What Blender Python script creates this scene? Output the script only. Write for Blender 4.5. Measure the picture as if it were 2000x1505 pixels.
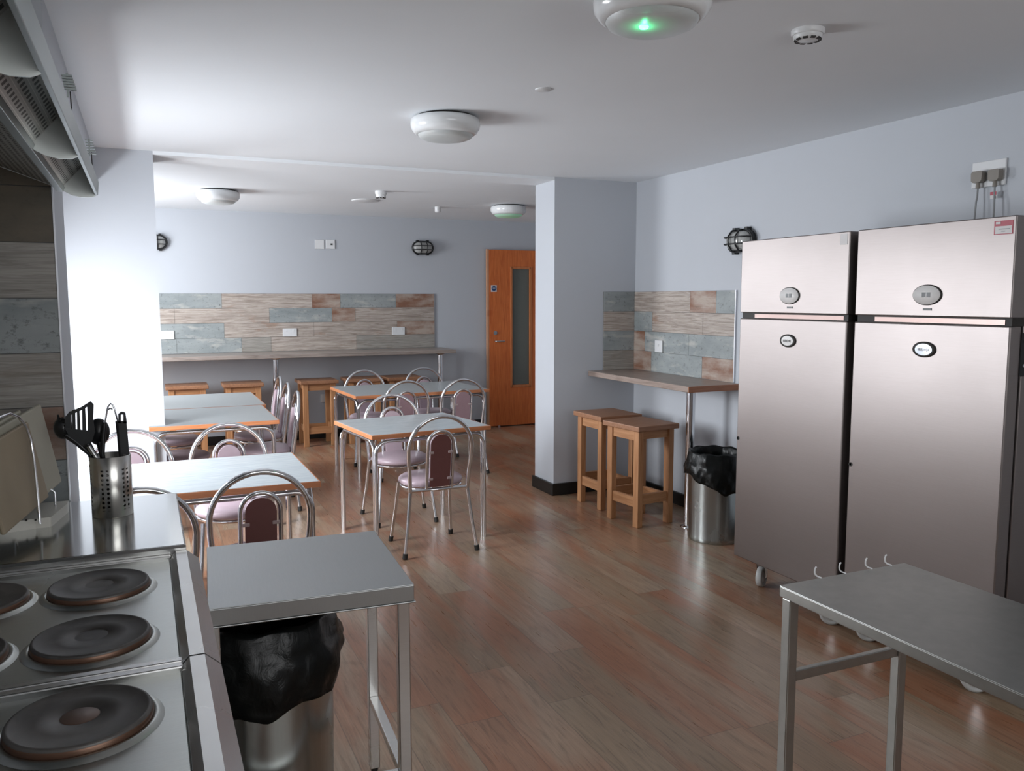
import bpy, math, random
from mathutils import Vector, Matrix
random.seed(7)
for o in list(bpy.data.objects): bpy.data.objects.remove(o)
SC = bpy.context.scene
COL = SC.collection
PI = math.pi
# ---------------------------------------------------------------- camera
CH = 1.55
F, YAW, PITCH, ROLL = 1616.018, 0.41774552, 0.104085538, -0.00132913
def cam_axes():
    cy, sy = math.cos(YAW), math.sin(YAW); cp, sp = math.cos(PITCH), math.sin(PITCH)
    f = Vector((sy*cp, cy*cp, -sp)); r = Vector((cy, -sy, 0)); u = r.cross(f)
    cr, sr = math.cos(ROLL), math.sin(ROLL)
    return cr*r + sr*u, -sr*r + cr*u, f
CR, CU, CF = cam_axes()
cd = bpy.data.cameras.new('camera'); cam = bpy.data.objects.new('camera', cd); COL.objects.link(cam)
cd.sensor_width = 36; cd.sensor_fit = 'HORIZONTAL'; cd.lens = 36*F/2000; cd.clip_start = 0.02
m = Matrix((CR, CU, -CF)).transposed().to_4x4(); m.translation = Vector((0, 0, CH)); cam.matrix_world = m
SC.camera = cam
def at(x, y, X=None, Y=None, Z=None):
    """point of the room seen at a photograph pixel, on a plane X=, Y= or Z="""
    d = CR*((x-1000)/F) - CU*((y-752.5)/F) + CF
    t = X/d.x if X is not None else (Y/d.y if Y is not None else (Z-CH)/d.z)
    return Vector((0, 0, CH)) + d*t
# ---------------------------------------------------------------- world, lights, exposure
W = bpy.data.worlds.new('world'); SC.world = W; W.use_nodes = True
bg = W.node_tree.nodes['Background']; bg.inputs[0].default_value = (0.80, 0.90, 1.0, 1); bg.inputs[1].default_value = 1.2
SC.view_settings.view_transform = 'Standard'; SC.view_settings.look = 'None'
SC.view_settings.exposure = 0.14; SC.view_settings.gamma = 1.0; SC.view_settings.use_curve_mapping = False
def area(name, loc, direction, sx, sy, power, col):
    l = bpy.data.lights.new(name, 'AREA'); l.shape = 'RECTANGLE'; l.size = sx; l.size_y = sy; l.energy = power; l.color = col
    o = bpy.data.objects.new(name, l); COL.objects.link(o); o.location = loc
    o.rotation_euler = Vector(direction).to_track_quat('-Z', 'Z').to_euler(); return o
DAY = (0.93, 0.96, 1.0)
area('daylight_window_bay', (-1.20, 4.62, 1.16), (1, 0.04, -0.66), 1.7, .82, 140, DAY)
area('daylight_window_dining', (-1.22, 7.75, 1.42), (1, 0, -0.30), 2.4, 1.1, 160, DAY)
area('daylight_window_kitchen', (1.5, -1.72, 1.75), (0, 1, 0.12), 2.8, 1.2, 36, (1.0, 0.975, 0.96))
# ---------------------------------------------------------------- mesh helpers
class MB:
    def __init__(s): s.v = []; s.f = []; s.sm = []; s.mi = []
    def add(s, vs, fs, smooth=False, mi=0, mat=None):
        b = len(s.v)
        for p in vs:
            p = Vector(p); s.v.append(mat @ p if mat is not None else p)
        for f in fs: s.f.append([b+i for i in f]); s.sm.append(smooth); s.mi.append(mi)
        return s
    def box(s, x0, x1, y0, y1, z0, z1, mi=0, mat=None):
        vs = [(x, y, z) for z in (z0, z1) for y in (y0, y1) for x in (x0, x1)]
        return s.add(vs, [(0,2,3,1), (4,5,7,6), (0,1,5,4), (2,6,7,3), (0,4,6,2), (1,3,7,5)], False, mi, mat)
    def prism(s, poly, h0, h1, axis='Y', mi=0, mat=None, smooth=False):
        n = len(poly)
        def P(a, b, h): return {'Y': (a, h, b), 'X': (h, a, b), 'Z': (a, b, h)}[axis]
        vs = [P(a, b, h0) for a, b in poly] + [P(a, b, h1) for a, b in poly]
        s.add(vs, [list(range(n))[::-1], list(range(n, 2*n))], False, mi, mat)
        return s.add(vs, [(i, (i+1) % n, n+(i+1) % n, n+i) for i in range(n)], smooth, mi, mat)
    def tube(s, pts, r, seg=12, closed=False, mi=0, caps=True):
        pts = [Vector(p) for p in pts]; n = len(pts); rs = r if isinstance(r, (list, tuple)) else [r]*n
        tang = []
        for i in range(n):
            a = pts[(i-1) % n] if (closed or i) else pts[0]; b = pts[(i+1) % n] if (closed or i < n-1) else pts[-1]
            tang.append((b-a).normalized())
        t = tang[0]; ref = Vector((0, 0, 1)) if abs(t.z) < 0.9 else Vector((1, 0, 0))
        nrm = (ref - t*ref.dot(t)).normalized(); vs = []
        for i in range(n):
            t = tang[i]; nrm = (nrm - t*nrm.dot(t)).normalized(); bn = t.cross(nrm)
            for k in range(seg):
                a = 2*PI*k/seg; vs.append(pts[i] + (nrm*math.cos(a) + bn*math.sin(a))*rs[i])
        fs = []
        for i in range(n if closed else n-1):
            j = (i+1) % n
            for k in range(seg): fs.append((i*seg+k, i*seg+(k+1) % seg, j*seg+(k+1) % seg, j*seg+k))
        s.add(vs, fs, True, mi)
        if caps and not closed: s.add(vs, [list(range(seg))[::-1], [(n-1)*seg+k for k in range(seg)]], False, mi)
        return s
    def lathe(s, prof, c=(0, 0, 0), seg=48, axis='Z', mi=0, sx=1, sy=1, smooth=True):
        c = Vector(c); vs = []
        for r, h in prof:
            for k in range(seg):
                a = 2*PI*k/seg; x, y = r*math.cos(a)*sx, r*math.sin(a)*sy
                vs.append(c + Vector({'Z': (x, y, h), 'X': (h, x, y), 'Y': (x, h, y)}[axis]))
        n = len(prof); fs = []
        for i in range(n-1):
            for k in range(seg): fs.append((i*seg+k, i*seg+(k+1) % seg, (i+1)*seg+(k+1) % seg, (i+1)*seg+k))
        s.add(vs, fs, smooth, mi)
        if prof[0][0] > 1e-5: s.add(vs[:seg], [list(range(seg))[::-1]], False, mi)
        if prof[-1][0] > 1e-5: s.add(vs[-seg:], [list(range(seg))], False, mi)
        return s
    def build(s, name, mats, parent=None, bevel=0, loc=None, seg=2, sub=0):
        me = bpy.data.meshes.new(name); me.from_pydata([tuple(v) for v in s.v], [], s.f)
        for p, a, b in zip(me.polygons, s.sm, s.mi): p.use_smooth = a; p.material_index = b
        for mm in (mats if isinstance(mats, (list, tuple)) else [mats]): me.materials.append(mm)
        me.update()
        o = bpy.data.objects.new(name, me); COL.objects.link(o)
        if parent is not None: o.parent = parent
        if loc is not None: o.location = loc
        if bevel:
            b = o.modifiers.new('bevel', 'BEVEL'); b.width = bevel; b.segments = seg; b.limit_method = 'ANGLE'; b.angle_limit = math.radians(50)
        return o
def tag(o, label=None, cat=None, group=None, kind=None):
    if label: o['label'] = label
    if cat: o['category'] = cat
    if group: o['group'] = group
    if kind: o['kind'] = kind
    return o
def thing(name, label, cat, loc=(0, 0, 0), rz=0, group=None):
    o = bpy.data.objects.new(name, None); COL.objects.link(o); o.empty_display_size = .1
    o.location = loc; o.rotation_euler = (0, 0, rz); return tag(o, label, cat, group)
KIDS = {}
def dup(o, parent=None):
    c = o.copy(); COL.objects.link(c)
    if parent is not None: c.parent = parent
    for ch in [x for x in bpy.data.objects if x.parent is o]: dup(ch, c)
    return c
def place(o, loc, rz, label, group=None):
    o.location = loc; o.rotation_euler = (0, 0, rz); o['label'] = label
    if group: o['group'] = group
    return o
def struct(name, mb, mats, bevel=0): return tag(mb.build(name, mats, None, bevel), kind='structure')
def arc(c, r, a0, a1, n, plane='XZ'):
    out = []
    for i in range(n+1):
        a = math.radians(a0 + (a1-a0)*i/n); u, v = r*math.cos(a), r*math.sin(a)
        out.append(Vector(c) + Vector({'XZ': (u, 0, v), 'YZ': (0, u, v), 'XY': (u, v, 0)}[plane]))
    return out
# ---------------------------------------------------------------- materials
class NT:
    def __init__(s, name):
        s.m = bpy.data.materials.new(name); s.m.use_nodes = True; s.t = s.m.node_tree; s.n = s.t.nodes; s.bsdf = s.n['Principled BSDF']
        s.out = s.n['Material Output']; s.co = s.n.new('ShaderNodeTexCoord').outputs['Object']
    def L(s, a, b): s.t.links.new(a, b)
    def inp(s, node, k, v):
        if hasattr(v, 'is_linked') or isinstance(v, bpy.types.NodeSocket): s.L(v, node.inputs[k])
        else: node.inputs[k].default_value = v
    def mapping(s, sc=(1, 1, 1), loc=(0, 0, 0), rot=(0, 0, 0), v=None):
        n = s.n.new('ShaderNodeMapping'); s.L(v or s.co, n.inputs[0]); n.inputs['Scale'].default_value = sc
        n.inputs['Location'].default_value = loc; n.inputs['Rotation'].default_value = rot; return n.outputs[0]
    def noise(s, v, scale=5, detail=4, rough=.5, dist=0):
        n = s.n.new('ShaderNodeTexNoise'); s.L(v, n.inputs['Vector']); n.inputs['Scale'].default_value = scale
        n.inputs['Detail'].default_value = detail; n.inputs['Roughness'].default_value = rough; n.inputs['Distortion'].default_value = dist
        return n.outputs['Fac']
    def ramp(s, fac, stops, const=False):
        n = s.n.new('ShaderNodeValToRGB'); s.L(fac, n.inputs[0]); cr = n.color_ramp
        if const: cr.interpolation = 'CONSTANT'
        while len(cr.elements) < len(stops): cr.elements.new(.5)
        for e, (p, c) in zip(cr.elements, stops):
            e.position = p; e.color = (c, c, c, 1) if isinstance(c, (int, float)) else (*c, 1)
        return n.outputs[0]
    def mix(s, fac, a, b, mode='MIX'):
        n = s.n.new('ShaderNodeMix'); n.data_type = 'RGBA'; n.blend_type = mode
        for k, v in ((0, fac), (6, a), (7, b)):
            if isinstance(v, bpy.types.NodeSocket): s.L(v, n.inputs[k])
            else: n.inputs[k].default_value = v if isinstance(v, (int, float)) else (*v, 1)
        return n.outputs[2]
    def math(s, op, a, b=0, c=0):
        n = s.n.new('ShaderNodeMath'); n.operation = op
        for k, v in enumerate((a, b, c)):
            if isinstance(v, bpy.types.NodeSocket): s.L(v, n.inputs[k])
            else: n.inputs[k].default_value = v
        return n.outputs[0]
    def bump(s, h, strength=.2, dist=.01):
        n = s.n.new('ShaderNodeBump'); s.L(h, n.inputs['Height']); n.inputs['Strength'].default_value = strength
        n.inputs['Distance'].default_value = dist; s.L(n.outputs[0], s.bsdf.inputs['Normal'])
    def set(s, col=None, rough=None, metal=None, **kw):
        for k, v in (('Base Color', col), ('Roughness', rough), ('Metallic', metal), *kw.items()):
            if v is None: continue
            if isinstance(v, bpy.types.NodeSocket): s.L(v, s.bsdf.inputs[k])
            else: s.bsdf.inputs[k].default_value = v if isinstance(v, (int, float)) else (*v, 1)
        return s.m
def plain(name, col, rough=.5, metal=0, var=.06, sc=30, **kw):
    t = NT(name); n = t.noise(t.co, sc, 3)
    c = t.mix(n, tuple(x*(1-var) for x in col), tuple(min(1, x*(1+var)) for x in col))
    return t.set(c, rough, metal, **kw)
def paint(name, col, rough=.6):
    t = NT(name); n = t.noise(t.co, 2.0, 3); c = t.mix(n, tuple(x*.97 for x in col), tuple(x*1.02 for x in col))
    t.bump(t.noise(t.co, 180, 2), .05, .002); return t.set(c, rough)
def steel(name, col=(.55, .56, .56), rough=.3, stretch=(2, 2, 160), var=.08, blot=.06):
    t = NT(name); b = t.noise(t.mapping(stretch), 6, 3); g = t.noise(t.co, 3, 4)
    c = t.mix(b, tuple(x*(1-var) for x in col), tuple(min(1, x*(1+var)) for x in col))
    r = t.math('ADD', t.math('MULTIPLY', g, blot*2), rough-blot)
    t.bump(b, .03, .002); return t.set(c, r, 1.0)
WALL = paint('wall_paint', (.465, .49, .53))
CEIL = paint('ceiling_paint', (.77, .80, .83), .7)
BLACKB = plain('black_baseboard', (.008, .009, .009), .35)
WHITEPL = plain('white_plastic', (.68, .69, .70), .35, var=.02)
def floor_mat():
    t = NT('oak_laminate')
    v = t.mapping(rot=(0, 0, PI/2), loc=(0, 0, 0))                    # boards run away from the camera
    sep = t.n.new('ShaderNodeSeparateXYZ'); t.L(t.co, sep.inputs[0])
    X, Y = sep.outputs[0], sep.outputs[1]
    col_i = t.math('FLOOR', t.math('DIVIDE', t.math('ADD', X, 10-1.02), .1915))
    wn = t.n.new('ShaderNodeTexWhiteNoise'); wn.noise_dimensions = '1D'; t.L(col_i, wn.inputs['W'])
    ys = t.math('DIVIDE', t.math('ADD', Y, t.math('MULTIPLY', wn.outputs[0], 5.0)), 1.29)
    row_i = t.math('FLOOR', ys)
    wn2 = t.n.new('ShaderNodeTexWhiteNoise'); wn2.noise_dimensions = '2D'
    cb = t.n.new('ShaderNodeCombineXYZ'); t.L(col_i, cb.inputs[0]); t.L(row_i, cb.inputs[1]); t.L(cb.outputs[0], wn2.inputs['Vector'])
    tone = wn2.outputs[0]
    off = t.n.new('ShaderNodeVectorMath'); off.operation = 'ADD'; t.L(t.co, off.inputs[0])
    sc = t.n.new('ShaderNodeVectorMath'); sc.operation = 'SCALE'; t.L(wn2.outputs['Color'], sc.inputs[0]); sc.inputs['Scale'].default_value = 9
    t.L(sc.outputs[0], off.inputs[1]); P = off.outputs[0]
    base = t.ramp(tone, [(0, (.30, .218, .145)), (.25, (.24, .158, .100)), (.5, (.33, .25, .175)), (.75, (.295, .150, .088)), (1, (.36, .285, .205))])
    red = t.ramp(t.noise(t.mapping((3.2, .55, 1), v=P), 1.7, 3, .5, .6), [(.43, 0), (.62, 1)])
    c = t.mix(t.math('MULTIPLY', red, .8), base, (.30, .122, .062))
    g1 = t.ramp(t.noise(t.mapping((16, 1.3, 1), v=P), 2.0, 7, .66, 2.2), [(.26, .56), (.48, 1.0), (.75, 1.2)])
    g2 = t.ramp(t.noise(t.mapping((120, 4, 1), v=P), 2, 3, .6), [(.3, .90), (.65, 1.06)])
    c = t.mix(1.0, c, g1, 'MULTIPLY'); c = t.mix(1.0, c, g2, 'MULTIPLY')
    fx = t.math('FRACT', t.math('DIVIDE', t.math('ADD', X, 10-1.02), .1915)); fy = t.math('FRACT', ys)
    ex = t.math('LESS_THAN', t.math('MINIMUM', fx, t.math('SUBTRACT', 1.0, fx)), .010)
    ey = t.math('LESS_THAN', t.math('MINIMUM', fy, t.math('SUBTRACT', 1.0, fy)), .0016)
    e = t.math('MAXIMUM', ex, ey)
    c = t.mix(t.math('MULTIPLY', e, .45), c, (.09, .06, .045))
    rr = t.math('ADD', t.math('MULTIPLY', t.noise(t.mapping((20, 1.2, 1), v=P), 3, 4), .14), .23)
    t.bump(t.math('SUBTRACT', g1, t.math('MULTIPLY', e, 1.5)), .10, .002)
    return t.set(c, rr, 0, **{'Specular IOR Level': .55})
FLOOR = floor_mat()
def tile_mat(name, kind):
    t = NT(name)
    grain = t.noise(t.mapping((1.2, 1.2, 26)), 3, 6, .65, 1.2)
    blot = t.noise(t.mapping((1.5, 1.5, 4)), 2.4, 5, .6)
    spk = t.noise(t.mapping((1, 1, 1.4)), 30, 6, .75)
    if kind == 'blue':
        c = t.mix(t.ramp(blot, [(.3, 0), (.7, 1)]), (.215, .245, .250), (.32, .345, .345))
        c = t.mix(t.ramp(spk, [(.56, 0), (.66, .9)]), c, (.12, .13, .13)); c = t.mix(t.ramp(t.noise(t.mapping((2, 2, 6)), 3.1, 4), [(.56, 0), (.72, .7)]), c, (.47, .46, .43))
        c = t.mix(t.ramp(grain, [(.62, 0), (.8, .5)]), c, (.25, .26, .24))
    elif kind == 'beige':
        c = t.mix(t.ramp(grain, [(.35, 0), (.6, 1)]), (.23, .185, .155), (.47, .415, .37))
        c = t.mix(t.ramp(t.noise(t.mapping((2, 2, 60)), 3, 4, .6, 2), [(.60, 0), (.70, .75)]), c, (.17, .12, .10))
        c = t.mix(t.ramp(blot, [(.62, 0), (.78, .7)]), c, (.28, .15, .09))
    elif kind == 'brown':
        c = t.mix(t.ramp(blot, [(.38, 0), (.62, 1)]), (.22, .105, .065), (.40, .33, .28))
        c = t.mix(t.ramp(grain, [(.55, 0), (.75, .6)]), c, (.13, .085, .06))
        c = t.mix(t.ramp(spk, [(.60, 0), (.75, .6)]), c, (.34, .34, .32))
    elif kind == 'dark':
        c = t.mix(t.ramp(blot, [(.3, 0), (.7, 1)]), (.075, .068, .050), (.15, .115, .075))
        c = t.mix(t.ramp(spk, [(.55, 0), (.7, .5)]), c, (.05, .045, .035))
    elif kind == 'taupe':
        c = t.mix(t.ramp(grain, [(.35, 0), (.62, 1)]), (.20, .185, .165), (.36, .34, .31))
        c = t.mix(t.ramp(blot, [(.55, 0), (.8, .6)]), c, (.19, .14, .10))
    else:  # mixed blue-brown
        c = t.mix(t.ramp(blot, [(.42, 0), (.55, 1)]), (.34, .385, .385), (.29, .19, .135))
        c = t.mix(t.ramp(grain, [(.58, 0), (.75, .5)]), c, (.20, .17, .15))
    t.bump(grain, .12, .002)
    return t.set(c, .42)
TILES = {k: tile_mat('plank_tile_'+k, k) for k in ('blue', 'beige', 'brown', 'dark', 'taupe', 'mixed')}
GROUT = plain('dark_grout', (.12, .12, .12), .8)
TRIMA = steel('tile_trim_aluminium', (.62, .63, .66), .35)
CHROME = steel('chrome_tube', (.72, .73, .75), .13, var=.03, blot=.04)
STEEL_B = steel('brushed_steel', (.56, .56, .55), .27, (2, 2, 60))
STEEL_H = steel('hob_steel', (.50, .52, .50), .30, (3, 80, 3), .10, .10)
STEEL_T = steel('satin_steel_worktop', (.39, .405, .405), .38, (60, 3, 3), .05, .05)
GALV = steel('galvanised_steel', (.41, .42, .40), .42, (5, 5, 5), .12, .10)
def fridge_steel():
    t = NT('fridge_steel'); b = t.noise(t.mapping((3, 3, 220)), 4, 3); g = t.noise(t.co, 2.2, 5, .6)
    c = t.mix(b, (.262, .234, .226), (.302, .272, .263)); r = t.math('ADD', t.math('MULTIPLY', g, .08), .38)
    return t.set(c, r, 1.0, Anisotropic=.5, **{'Anisotropic Rotation': .0})
STEEL_F = fridge_steel()
def wood(name, a, b, dark, sc=(1, 1, 1), rough=.5, axis=2):
    t = NT(name); s3 = [22, 22, 22]; s3[axis] = 1.6
    g = t.noise(t.mapping(tuple(s3)), 1.6, 6, .6, 1.6); k = t.noise(t.co, 4, 2)
    c = t.mix(t.ramp(g, [(.3, 0), (.65, 1)]), a, b); c = t.mix(t.ramp(k, [(.66, 0), (.76, .5)]), c, dark)
    t.bump(g, .12, .002); return t.set(c, rough)
PINE_LEG = wood('pine_leg', (.33, .145, .058), (.46, .235, .110), (.18, .065, .022), axis=2)
PINE_X = wood('pine_rail', (.33, .145, .058), (.46, .235, .110), (.18, .065, .022), axis=0)
PINE_Y = wood('pine_rail_side', (.33, .145, .058), (.46, .235, .110), (.18, .065, .022), axis=1)
PINE_TOP = wood('pine_seat', (.22, .100, .050), (.33, .165, .090), (.11, .045, .02), axis=1, rough=.42)
DOORW = wood('orange_oak_veneer', (.47, .100, .020), (.64, .175, .042), (.40, .07, .012), axis=2, rough=.35)
EDGEW = wood('table_edge_wood', (.46, .155, .060), (.60, .25, .11), (.3, .1, .04), axis=0, rough=.4)
BARW = wood('bar_worktop', (.20, .165, .145), (.36, .31, .28), (.12, .09, .07), axis=0, rough=.35)
BARY = wood('bar_worktop_side', (.20, .150, .125), (.33, .26, .225), (.12, .09, .07), axis=1, rough=.35)
BAREND = wood('bar_end', (.36, .14, .07), (.48, .22, .12), (.2, .07, .03), axis=0, rough=.4)
def laminate():
    t = NT('pale_blue_laminate'); g = t.noise(t.mapping((3, 34, 3)), 2, 6, .6, 1.5)
    c = t.mix(t.ramp(g, [(.3, 0), (.7, 1)]), (.42, .48, .51), (.56, .61, .635)); return t.set(c, .16, 0, **{'Specular IOR Level': .7})
LAM = laminate()
LAMG = plain('grey_laminate', (.30, .325, .335), .33)
MAUVE = plain('mauve_vinyl', (.42, .33, .375), .34)
MAUVED = plain('dark_mauve_vinyl', (.17, .115, .115), .38)
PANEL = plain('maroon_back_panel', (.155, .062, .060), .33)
PANELP = plain('pale_pink_back_panel', (.30, .20, .225), .36)  # paler, pinker variant of the back panel colour
RUBBER = plain('black_rubber', (.015, .014, .013), .6)
CLIP = plain('pale_clip', (.42, .33, .33), .4)
def liner_mat():
    t = NT('black_bin_liner'); n = t.noise(t.mapping((1, 1, .6)), 26, 5, .6, 1.2); t.bump(n, .25, .012)
    return t.set((.004, .005, .005), .30, 0, **{'Specular IOR Level': .26})
LINER = liner_mat()
def iron():
    t = NT('cast_iron_plate'); n = t.noise(t.co, 16, 5, .6); n2 = t.noise(t.co, 5, 3)
    c = t.mix(t.ramp(n2, [(.35, 0), (.7, 1)]), (.035, .032, .030), (.105, .098, .092)); c = t.mix(t.ramp(n, [(.5, 0), (.8, .5)]), c, (.16, .15, .14))
    t.bump(n, .08, .002); return t.set(c, .46, .25)
IRON = iron()
RUST = plain('heat_browned_rim', (.13, .070, .045), .38, .55, .3, 12)
RUSTC = plain('heat_browned_centre', (.135, .088, .070), .45, .3, .2, 12)
BLACKM = plain('black_enamel', (.008, .009, .010), .35)
BLACKN = plain('black_nylon', (.010, .011, .012), .33)
GAP = plain('dark_gasket_and_shade', (.018, .015, .013), .6)
LAMPW = plain('lamp_white', (.78, .80, .81), .18, var=.01)
def glassy(name, col, alpha_rough=.3, trans=.6, emis=None, es=0):
    t = NT(name); kw = {'Transmission Weight': trans}
    if emis: kw['Emission Color'] = emis; kw['Emission Strength'] = es
    return t.set(t.mix(t.noise(t.co, 20, 2), col, tuple(x*.97 for x in col)), alpha_rough, 0, **kw)
DIFF = glassy('lamp_diffuser', (.62, .66, .66), .35, .15)
DIFFG = glassy('green_lit_diffuser', (.42, .58, .48), .3, .1, (.15, .8, .35), .10)
FROST = glassy('door_glass', (.16, .17, .15), .25, .25)
LENS = glassy('bulkhead_glass', (.75, .76, .74), .12, .5)
def emit(name, col, s):
    t = NT(name); return t.set((.1, .3, .15), .4, 0, **{'Emission Color': col, 'Emission Strength': s})
LED = emit('green_led', (.12, 1.0, .42), 5.0)
WHITEB = plain('worn_white_polyethylene', (.36, .345, .275), .5, var=.12, sc=9)
BEIGEB = plain('stained_beige_board', (.30, .245, .17), .5, var=.2, sc=7)
RACKW = plain('rack_base_plastic', (.56, .55, .50), .4)
PLUGG = plain('grey_brown_plug', (.21, .19, .165), .5)
CABLE = plain('grey_cable', (.25, .26, .27), .5)
REDST = plain('red_sticker', (.40, .03, .06), .4)
PAPER = plain('white_sticker', (.62, .60, .60), .4)
BLUES = plain('blue_sign', (.02, .06, .17), .4)
DISP = plain('display_glass', (.74, .73, .72), .35)
BADGE = steel('badge_silver', (.33, .35, .38), .35, (3, 3, 3), .15)
LCD = plain('lcd_black', (.03, .035, .035), .3)
WHEEL = plain('grey_white_wheel', (.50, .51, .50), .45)
SKIRT = plain('inside_hood_dark', (.03, .032, .032), .5)
# ---------------------------------------------------------------- room shell
ZC = 2.475
YB, XL, XR, XRD, YP0, YP1, YR = 9.28, -1.35, 3.65, 5.3, 5.76, 6.10, -1.8
XP, XS = 2.916, -0.24          # right pier's left edge; line of the left opening
struct('floor', MB().box(XL-.1, XRD+.1, YR-.1, YB+.1, -.1, 0), FLOOR)
struct('ceiling', MB().box(XL-.1, XRD+.1, YR-.1, YB+.1, ZC, ZC+.1), CEIL)
struct('wall_back', MB().box(XL-.1, XRD+.1, YB, YB+.12, 0, ZC), WALL)
struct('wall_right', MB().box(XR, XR+.12, YR, YP0+.01, 0, ZC), WALL)
struct('wall_right_dining', MB().box(XRD, XRD+.1, YP1, YB, 0, ZC), WALL)
struct('wall_right_pier', MB().box(XP, XRD, YP0, YP1, 0, ZC), WALL)
struct('wall_left_pier', MB().box(XL, .097, YP0, YP1, 0, ZC), WALL)
struct('wall_left_stub', MB().box(-.95, XS, 2.93, 3.33, 0, ZC), WALL)
struct('wall_left_bulkhead', MB().box(-.42, XS, 3.33, YP0, 2.26, ZC), WALL)
struct('trim_1', MB().box(.097, XP, YP0, YP1, ZC-.022, ZC), CEIL)   # shallow downstand between the two rooms
# left wall of the kitchen, left wall of the dining side with two windows, rear wall with one
struct('wall_left', MB().box(-.97, -.87, YR, 2.94, 0, ZC), WALL)
def wall_with_window(name, x0, x1, ya, yb, wy0, wy1, wz0, wz1):
    m_ = MB().box(x0, x1, ya, wy0, 0, ZC).box(x0, x1, wy1, yb, 0, ZC).box(x0, x1, wy0, wy1, 0, wz0).box(x0, x1, wy0, wy1, wz1, ZC)
    return struct(name, m_, WALL)
wall_with_window('wall_left_bay', XL-.1, XL, 3.33, YP0, 3.6, 5.6, .78, 1.72)
wall_with_window('wall_left_dining', XL-.1, XL, YP1, YB, 6.5, 9.0, .88, 2.15)
struct('wall_left_return', MB().box(XL-.1, -.87, 3.23, 3.33, 0, ZC), WALL)
m_ = MB().box(-.97, 0.0, YR-.1, YR, 0, ZC).box(3.0, XR+.12, YR-.1, YR, 0, ZC).box(0, 3.0, YR-.1, YR, 0, 1.1).box(0, 3.0, YR-.1, YR, 2.4, ZC)
struct('wall_rear', m_, WALL)
def window(name, axis, p, a0, a1, z0, z1):
    f = MB(); t = .045
    def bx(u0, u1, w0, w1):
        if axis == 'X': f.box(p-.03, p+.03, u0, u1, w0, w1)
        else: f.box(u0, u1, p-.03, p+.03, w0, w1)
    bx(a0, a1, z0, z0+t); bx(a0, a1, z1-t, z1); bx(a0, a0+t, z0+t, z1-t); bx(a1-t, a1, z0+t, z1-t); mid = (a0+a1)/2; bx(mid-t/2, mid+t/2, z0+t, z1-t)
    o = struct(name, f, WHITEPL)
    g = MB().box(p-.004, p+.004, a0+t, a1-t, z0+t, z1-t) if axis == 'X' else MB().box(a0+t, a1-t, p-.004, p+.004, z0+t, z1-t)
    g.build('window_pane', glassy('window_glass', (.9, .93, .95), .02, .95), o)
window('window_1', 'X', XL-.05, 3.6, 5.6, .78, 1.72)
window('window_2', 'X', XL-.05, 6.5, 9.0, .88, 2.15)
window('window_3', 'Y', YR-.05, 0, 3.0, 1.1, 2.4)
# baseboards
BH = .095
struct('baseboard_back', MB().box(XL, 3.74, YB-.02, YB, 0, BH), BLACKB, .004)
struct('baseboard_right', MB().box(XR-.02, XR, YR, YP0, 0, BH), BLACKB, .004)
struct('baseboard_right_pier', MB().box(XP-.02, XR-.02, YP0-.02, YP0, 0, BH).box(XP-.02, XP, YP0, YP1+.02, 0, BH), BLACKB, .004)
struct('baseboard_left_pier', MB().box(XL, .117, YP0-.02, YP0, 0, BH), BLACKB, .004)
# ---------------------------------------------------------------- plank tile panels
def tile_panel(name, label, origin, ux, rows, top, rh, n, mats_edge=True):
    """rows: per row from the top, list of (start, end, kind) along ux from the origin"""
    ux = Vector(ux); keys = list(TILES); mb = MB(); nrm = Vector(n)
    umin = min(r[0][0] for r in rows); umax = max(r[-1][1] for r in rows)
    def slab(u0, u1, z0, z1, d0, d1, mi):
        vs = []
        for d in (d0, d1):
            for (u, z) in ((u0, z0), (u1, z0), (u1, z1), (u0, z1)):
                p = Vector(origin) + ux*u + nrm*d; vs.append((p.x, p.y, z))
        mb.add(vs, [(0, 3, 2, 1), (4, 5, 6, 7), (0, 1, 5, 4), (1, 2, 6, 5), (2, 3, 7, 6), (3, 0, 4, 7)], False, mi)
    slab(umin, umax, top-rh*len(rows), top, .001, .006, len(keys))
    for i, r in enumerate(rows):
        z1 = top-rh*i; z0 = z1-rh
        for (a, b, k) in r: slab(a+.0012, b-.0012, z0+.0012, z1-.0012, .0055, .0105, keys.index(k))
    return tag(mb.build(name, [TILES[k] for k in keys]+[GROUT]), label, 'wall tiles')
# back wall: starts measured from the photograph
bx = lambda px: at(px, 620, Y=YB).x
tile_panel('tile_splashback', 'weathered plank-look tiles on the far wall above the long breakfast bar', (0, YB, 0), (1, 0, 0), [
    [(-1.3, -.12, 'beige'), (-.12, bx(434), 'blue'), (bx(434), bx(610), 'beige'), (bx(610), bx(665), 'brown'), (bx(665), bx(773), 'blue'), (bx(773), 3.12, 'brown')],
    [(-1.3, -.62, 'blue'), (-.62, bx(341), 'beige'), (bx(341), bx(526), 'beige'), (bx(526), bx(648), 'blue'), (bx(648), bx(694), 'brown'), (bx(694), 3.12, 'beige')],
    [(-1.3, -.12, 'brown'), (-.12, bx(437), 'blue'), (bx(437), bx(612), 'beige'), (bx(612), bx(775), 'beige'), (bx(775), 3.12, 'brown')],
    [(-1.3, -.62, 'beige'), (-.62, bx(343), 'blue'), (bx(343), bx(470), 'blue'), (bx(470), bx(528), 'taupe'), (bx(528), bx(695), 'beige'), (bx(695), 3.12, 'taupe')]], 1.611, .156, (0, -1, 0))
ry = lambda px: YP0 - at(px, 640, X=XR).y
yend = YP0-4.50
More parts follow.
